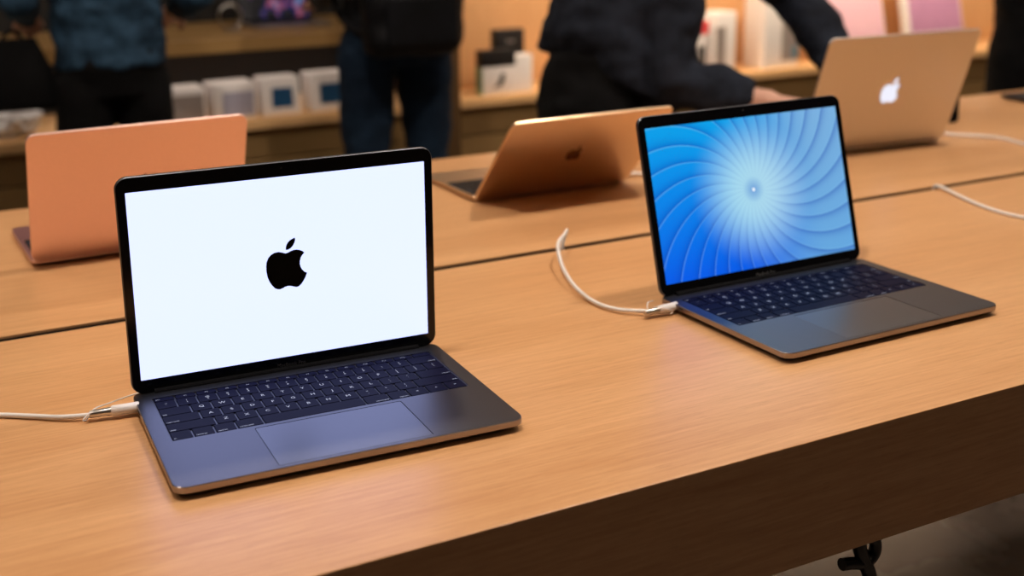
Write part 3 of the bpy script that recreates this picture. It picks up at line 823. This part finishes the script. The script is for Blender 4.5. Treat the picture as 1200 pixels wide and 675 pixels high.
def person(label, loc, rz, J, kit, mats, hands, group=None, jr=1.0):
    """J: joints in the person's frame (feet at z 0, facing +y)"""
    T = thing('person', label, 'person', loc, rz, group)
    V3 = {k: Vector(v) for k, v in J.items()}
    g = V3.get
    lat = (g('shR')-g('shL')).normalized()
    lath = (g('hipR')-g('hipL')).normalized()
    up = (g('neck')-g('pelvis')).normalized()
    fr = up.cross(lat).normalized(); fr = -fr if fr.dot(Vector(kit.get('front', (0, 1, 0)))) < 0 else fr
    frh = Vector((0, 0, 1)).cross(lath).normalized()
    b = bmesh.new()
    trunk(b, [(g('pelvis')-Vector((0, 0, .10)), lath*.10, frh*.075), (g('pelvis'), lath*.125, frh*.092), (g('waist'), lath*.125, frh*.09), (g('chest'), lat*.155, fr*.105), (g('chest')+up*.12, lat*.15, fr*.09), (g('neck')-up*.02, lat*.06, fr*.055)])
    limb(b, [g('neck')-up*.05, g('neck')+(g('head')-g('neck'))*.5], [.056, .052])
    H = g('head'); hu = (H-g('neck')).normalized(); hf = Vector(kit.get('look', (0, 1, 0))); hf = (hf-hu*hf.dot(hu)).normalized(); hl = hf.cross(hu)
    rot = Matrix((hl, hf, hu)).transposed()
    ell(b, H+hu*.02, (.074, .092, .10), rot); ell(b, H-hu*.05+hf*.02, (.056, .068, .062), rot)
    ell(b, H-hu*.015+hf*.098, (.012, .018, .022), rot, 2)                      # nose
    ell(b, H+hu*.008+hf*.074, (.052, .022, .012), rot, 2)                      # brow
    ell(b, H-hu*.062+hf*.082, (.022, .010, .010), rot, 2)                      # mouth
    for s in (-1, 1): ell(b, H-hu*.005+hl*s*.076-hf*.005, (.010, .020, .030), rot, 2)
    for s, k in ((-1, 'L'), (1, 'R')):
        limb(b, [g('sh'+k), (g('sh'+k)+g('el'+k))/2, g('el'+k), g('el'+k)*.7+g('wr'+k)*.3, g('wr'+k)], [.052, .046, .037, .038, .026])
        limb(b, [g('hip'+k), (g('hip'+k)+g('kn'+k))/2, g('kn'+k), g('kn'+k)*.7+g('an'+k)*.3, g('an'+k)], [.076, .066, .050, .050, .036])
        hd, hn = hands[k]
        hand_bm(b, g('wr'+k), hd, hn, 1.0, kit.get('curl', .6), side=-s if False else (1 if k == 'L' else -1))
        A = g('an'+k); td = Vector(kit.get('toe', (0, 1, 0)))
        limb(b, [A, A+td*.10-Vector((0, 0, .045))], [.036, .03])
    fuse('body', b, kit.get('bv', .008), SKIN, T, (0, 0, 0), 4)
    # hair
    b = bmesh.new()
    ell(b, H+hu*.035-hf*.014, (.084, .098, .098), rot); ell(b, H-hu*.03-hf*.045, (.074, .058, .085*kit.get('hair', 1.0)), rot)
    fuse('hair', b, .008, HAIR, T, (0, 0, 0), 3, .004, 40)
    # trousers
    b = bmesh.new()
    trunk(b, [(g('pelvis')-Vector((0, 0, .13)), lath*.15*jr, frh*.105), (g('pelvis')-Vector((0, 0, .03)), lath*.172*jr, frh*.125), (g('waist')-Vector((0, 0, .02)), lath*.150*jr, frh*.110)])
    for k in 'LR':
        a, c, e = g('hip'+k), g('kn'+k), g('an'+k)
        limb(b, [a, (a+c)/2, c, (c+e)/2, e+Vector((0, 0, -.02))], [.098*jr, .090*jr, .070, .064, .058], ball=(True, False))
    fuse('trousers', b, .010, mats['trousers'], T, (0, 0, 0), 5, .007, 9)
    # jacket
    b = bmesh.new()
    hem = Vector(kit.get('hem', g('pelvis')-Vector((0, 0, .0)))); jw = kit.get('jw', 1.0)
    jd = kit.get('jd', 1.0); hd_ = fr if kit.get('tilt') else frh
    trunk(b, [(hem, lath*.175*jw, hd_*.128*jd), (g('waist'), (lath+lat).normalized()*.175*jw, fr*.125*jd), (g('chest'), lat*.190*jw, fr*.135*jd), (g('chest')+up*.13, lat*.175*jw, fr*.115), (g('neck')-up*.015, lat*.078, fr*.075)])
    for k in 'LR':
        s_, e_, w_ = g('sh'+k), g('el'+k), g('wr'+k)
        q = kit.get('sleeve', 1.0)
        limb(b, [s_, (s_+e_)/2, e_, (e_+w_)/2, w_-(w_-e_).normalized()*.012], [.067*q, .066*q, .059*q, .052*q, .041*q], ball=(True, False))
    fuse('jacket', b, .009, mats['jacket'], T, (0, 0, 0), 5, kit.get('wr', .009), 10)
    for k in 'LR':
        A = g('an'+k); td = Vector(kit.get('toe', (0, 1, 0))); sd = td.cross(Vector((0, 0, 1)))
        A0 = Vector((A.x, A.y, 0))
        b = bmesh.new(); rot = Matrix((sd, td, Vector((0, 0, 1)))).transposed()
        ell(b, A0+td*.055+Vector((0, 0, .045)), (.048, .135, .042), rot); ell(b, A0-td*.02+Vector((0, 0, .07)), (.042, .055, .05), rot)
        for v in b.verts: v.co.z = max(v.co.z, .012)
        sh = fuse('shoe', b, .008, SHOE, T, (0, 0, 0), 3)
        b = bmesh.new()
        n = 24
        loft_loops(b, [[A0+td*(.052+.142*math.cos(2*PI*i/n))+sd*(.049*math.sin(2*PI*i/n))+Vector((0, 0, z)) for i in range(n)] for z in (0, .018)])
        obj('sole', b, SOLE, sh)
    return T

def stand(h=1.0, arms=.07):
    J = dict(pelvis=(0, 0, .96), waist=(0, 0, 1.08), chest=(0, 0, 1.30), neck=(0, .01, 1.47), head=(0, .025, 1.60),
             shL=(-.175, 0, 1.41), shR=(.175, 0, 1.41), elL=(-.215-arms, -.01, 1.14), elR=(.215+arms, -.01, 1.14), wrL=(-.225-arms, .06, .92), wrR=(.225+arms, .06, .92),
             hipL=(-.085, 0, .90), hipR=(.085, 0, .90), knL=(-.10, .02, .50), knR=(.10, .02, .50), anL=(-.11, 0, .09), anR=(.11, 0, .09))
    return {k: (v[0], v[1], v[2]*h) if not k.startswith('an') else v for k, v in J.items()}
hd_down = {'L': ((0, .12, -1), (-1, .1, 0)), 'R': ((0, .12, -1), (1, .1, 0))}

# 1: denim jacket, black trousers, seen from behind
J = stand(1.0, .03)
J['wrL'] = (-.215, .13, 1.06); J['elL'] = (-.250, -.03, 1.13); J['elR'] = (.262, -.03, 1.12); J['wrR'] = (.235, .14, 1.05)
J['hipL'] = (-.085, 0, .88); J['hipR'] = (.085, 0, .88)
hd_fwd = {'L': ((.2, 1, -.2), (-.6, 0, 1)), 'R': ((-.2, 1, -.2), (.6, 0, 1))}
person('person in a faded blue denim jacket and black trousers, back turned', (.665, 2.36, FZ), 0.0, J,
       dict(hem=(0, 0, .918), jw=.93, wr=.012, bv=.009), dict(jacket=DENIM, trousers=BLKC), hd_fwd, 'people in the shop', jr=.92)
# tote bag hanging from the left hand
T = thing('tote_bag', 'black tote bag hanging from the hand of the person in denim', 'bag', (.395, 2.38, -.108))
b = bmesh.new()
loft_loops(b, [[(x, y*dk, z) for x, y in rr_loop(0, 0, wd, .09, .03, 6)] for z, wd, dk in ((0, .21, .7), (.02, .23, 1), (.12, .20, .9), (.205, .13, .5))])
obj('body', b, BLKC, T, smooth=60)
b = bmesh.new(); tube(b, spline([(-.03, 0, .200), (-.01, 0, .225), (.015, 0, .225), (.03, 0, .200)], 6), .006, 8); obj('strap', b, NYLON, T, smooth=60)

# 2: dark jacket and indigo jeans, seen from behind
J = stand(1.02, .03)
J['elR'] = (.27, -.06, 1.16); J['wrR'] = (.22, .14, 1.10); J['elL'] = (-.25, 0, 1.14); J['wrL'] = (-.20, .17, 1.06)
J['hipL'] = (-.100, 0, .91); J['hipR'] = (.100, 0, .91); J['knL'] = (-.115, .02, .50); J['knR'] = (.115, .02, .50)
hh = {'L': ((.2, 1, 0), (-.5, 0, 1)), 'R': ((-.2, 1, 0), (.5, 0, 1))}
T2 = person('person in a black jacket and dark blue jeans standing before the upright, back turned', (1.585, 2.36, FZ), 0.0, J,
       dict(hem=(0, 0, .975), jw=1.0, bv=.009), dict(jacket=NYLON, trousers=JEANS), hh, 'people in the shop', jr=1.04)
T = thing('backpack', 'black backpack with a pale badge worn by the person in jeans', 'backpack', (1.548, 2.13, -.01))
b = bmesh.new(); box(b, -.165, .165, -.075, .075, 0, .42, .06, 5)
fuse('bag', b, .01, NYLON, T, (0, 0, 0), 6, .006, 9)
b = bmesh.new(); box(b, -.035, .035, -.004, .004, 0, .045, .003, 2); o = obj('badge', b, PATCH, T, (.03, -.080, .125)); o.rotation_euler = (0, .25, 0)
b = bmesh.new(); box(b, -.12, .12, -.03, .0, .06, .22, .015, 3); obj('pocket', b, NYLON, T, (0, -.06, -.02))
for sx in (-.10, .10):
    b = bmesh.new(); tube(b, spline([(sx, .06, .05), (sx*1.5, .24, .12), (sx*1.5, .30, .30), (sx, .20, .43), (sx, .06, .40)], 6), .012, 8); obj('strap', b, NYLON, T, smooth=60)

# 3: leaning over the far side of the table; world coordinates relative to (1.47, .93)
O = Vector((1.46, .93, FZ))
def W(x, y, z): return tuple(Vector((x, y, z))-O)
J = dict(pelvis=W(1.440, .92, .045), waist=W(1.455, .91, .160), chest=W(1.550, .88, .350), neck=W(1.700, .86, .520), head=W(1.800, .80, .630),
         shL=W(1.830, 1.03, .440), shR=W(1.530, .76, .415), elR=W(1.505, .715, .080), wrR=W(1.632, .590, .047), elL=W(2.030, .950, .230), wrL=W(2.030, .750, .035),
         hipL=W(1.45, 1.00, -.02), hipR=W(1.42, .86, -.02), knL=W(1.45, 1.03, -.42), knR=W(1.41, .83, -.42), anL=W(1.43, 1.05, -.82), anR=W(1.40, .80, -.82))
kit = dict(front=(1, 0, -.3), look=(1, -.3, -.5), toe=(1, -.1, 0), hem=W(1.442, .905, .075), jw=.92, jd=1.12, tilt=True, sleeve=1.08, curl=.25, bv=.007, wr=.010, hair=.8)
person('person in a charcoal sweater and black trousers leaning over the table', tuple(O), 0.0, J, kit, dict(jacket=CHAR, trousers=BLKC),
       {'R': ((1, -.28, -.10), (.1, .1, 1)), 'L': ((.3, -1, -.1), (0, -.1, 1))}, 'people in the shop', jr=.98)

# 4: black clothes at the right edge
J = stand(1.0, .05)
J['elL'] = (-.235, -.02, 1.17); J['wrL'] = (-.16, .20, 1.13)
person('person dressed in black cut off by the right edge of the photo', (3.40, 1.32, FZ), -.15, J,
       dict(hem=(0, 0, .88), jw=1.0, bv=.01), dict(jacket=BLKC, trousers=BLKC), {'L': ((.3, 1, 0), (-.5, 0, 1)), 'R': ((0, .1, -1), (1, 0, 0))}, 'people in the shop')

# ------------------------------------------------------------------ ambient
w = bpy.data.worlds.new('shop air'); S.world = w; w.use_nodes = True
w.node_tree.nodes['Background'].inputs[0].default_value = (1.0, .85, .7, 1)
w.node_tree.nodes['Background'].inputs[1].default_value = .05
S.cycles.use_denoising = True
S.cycles.max_bounces = 8
S.cycles.sample_clamp_indirect = 6
S.cycles.use_light_tree = True
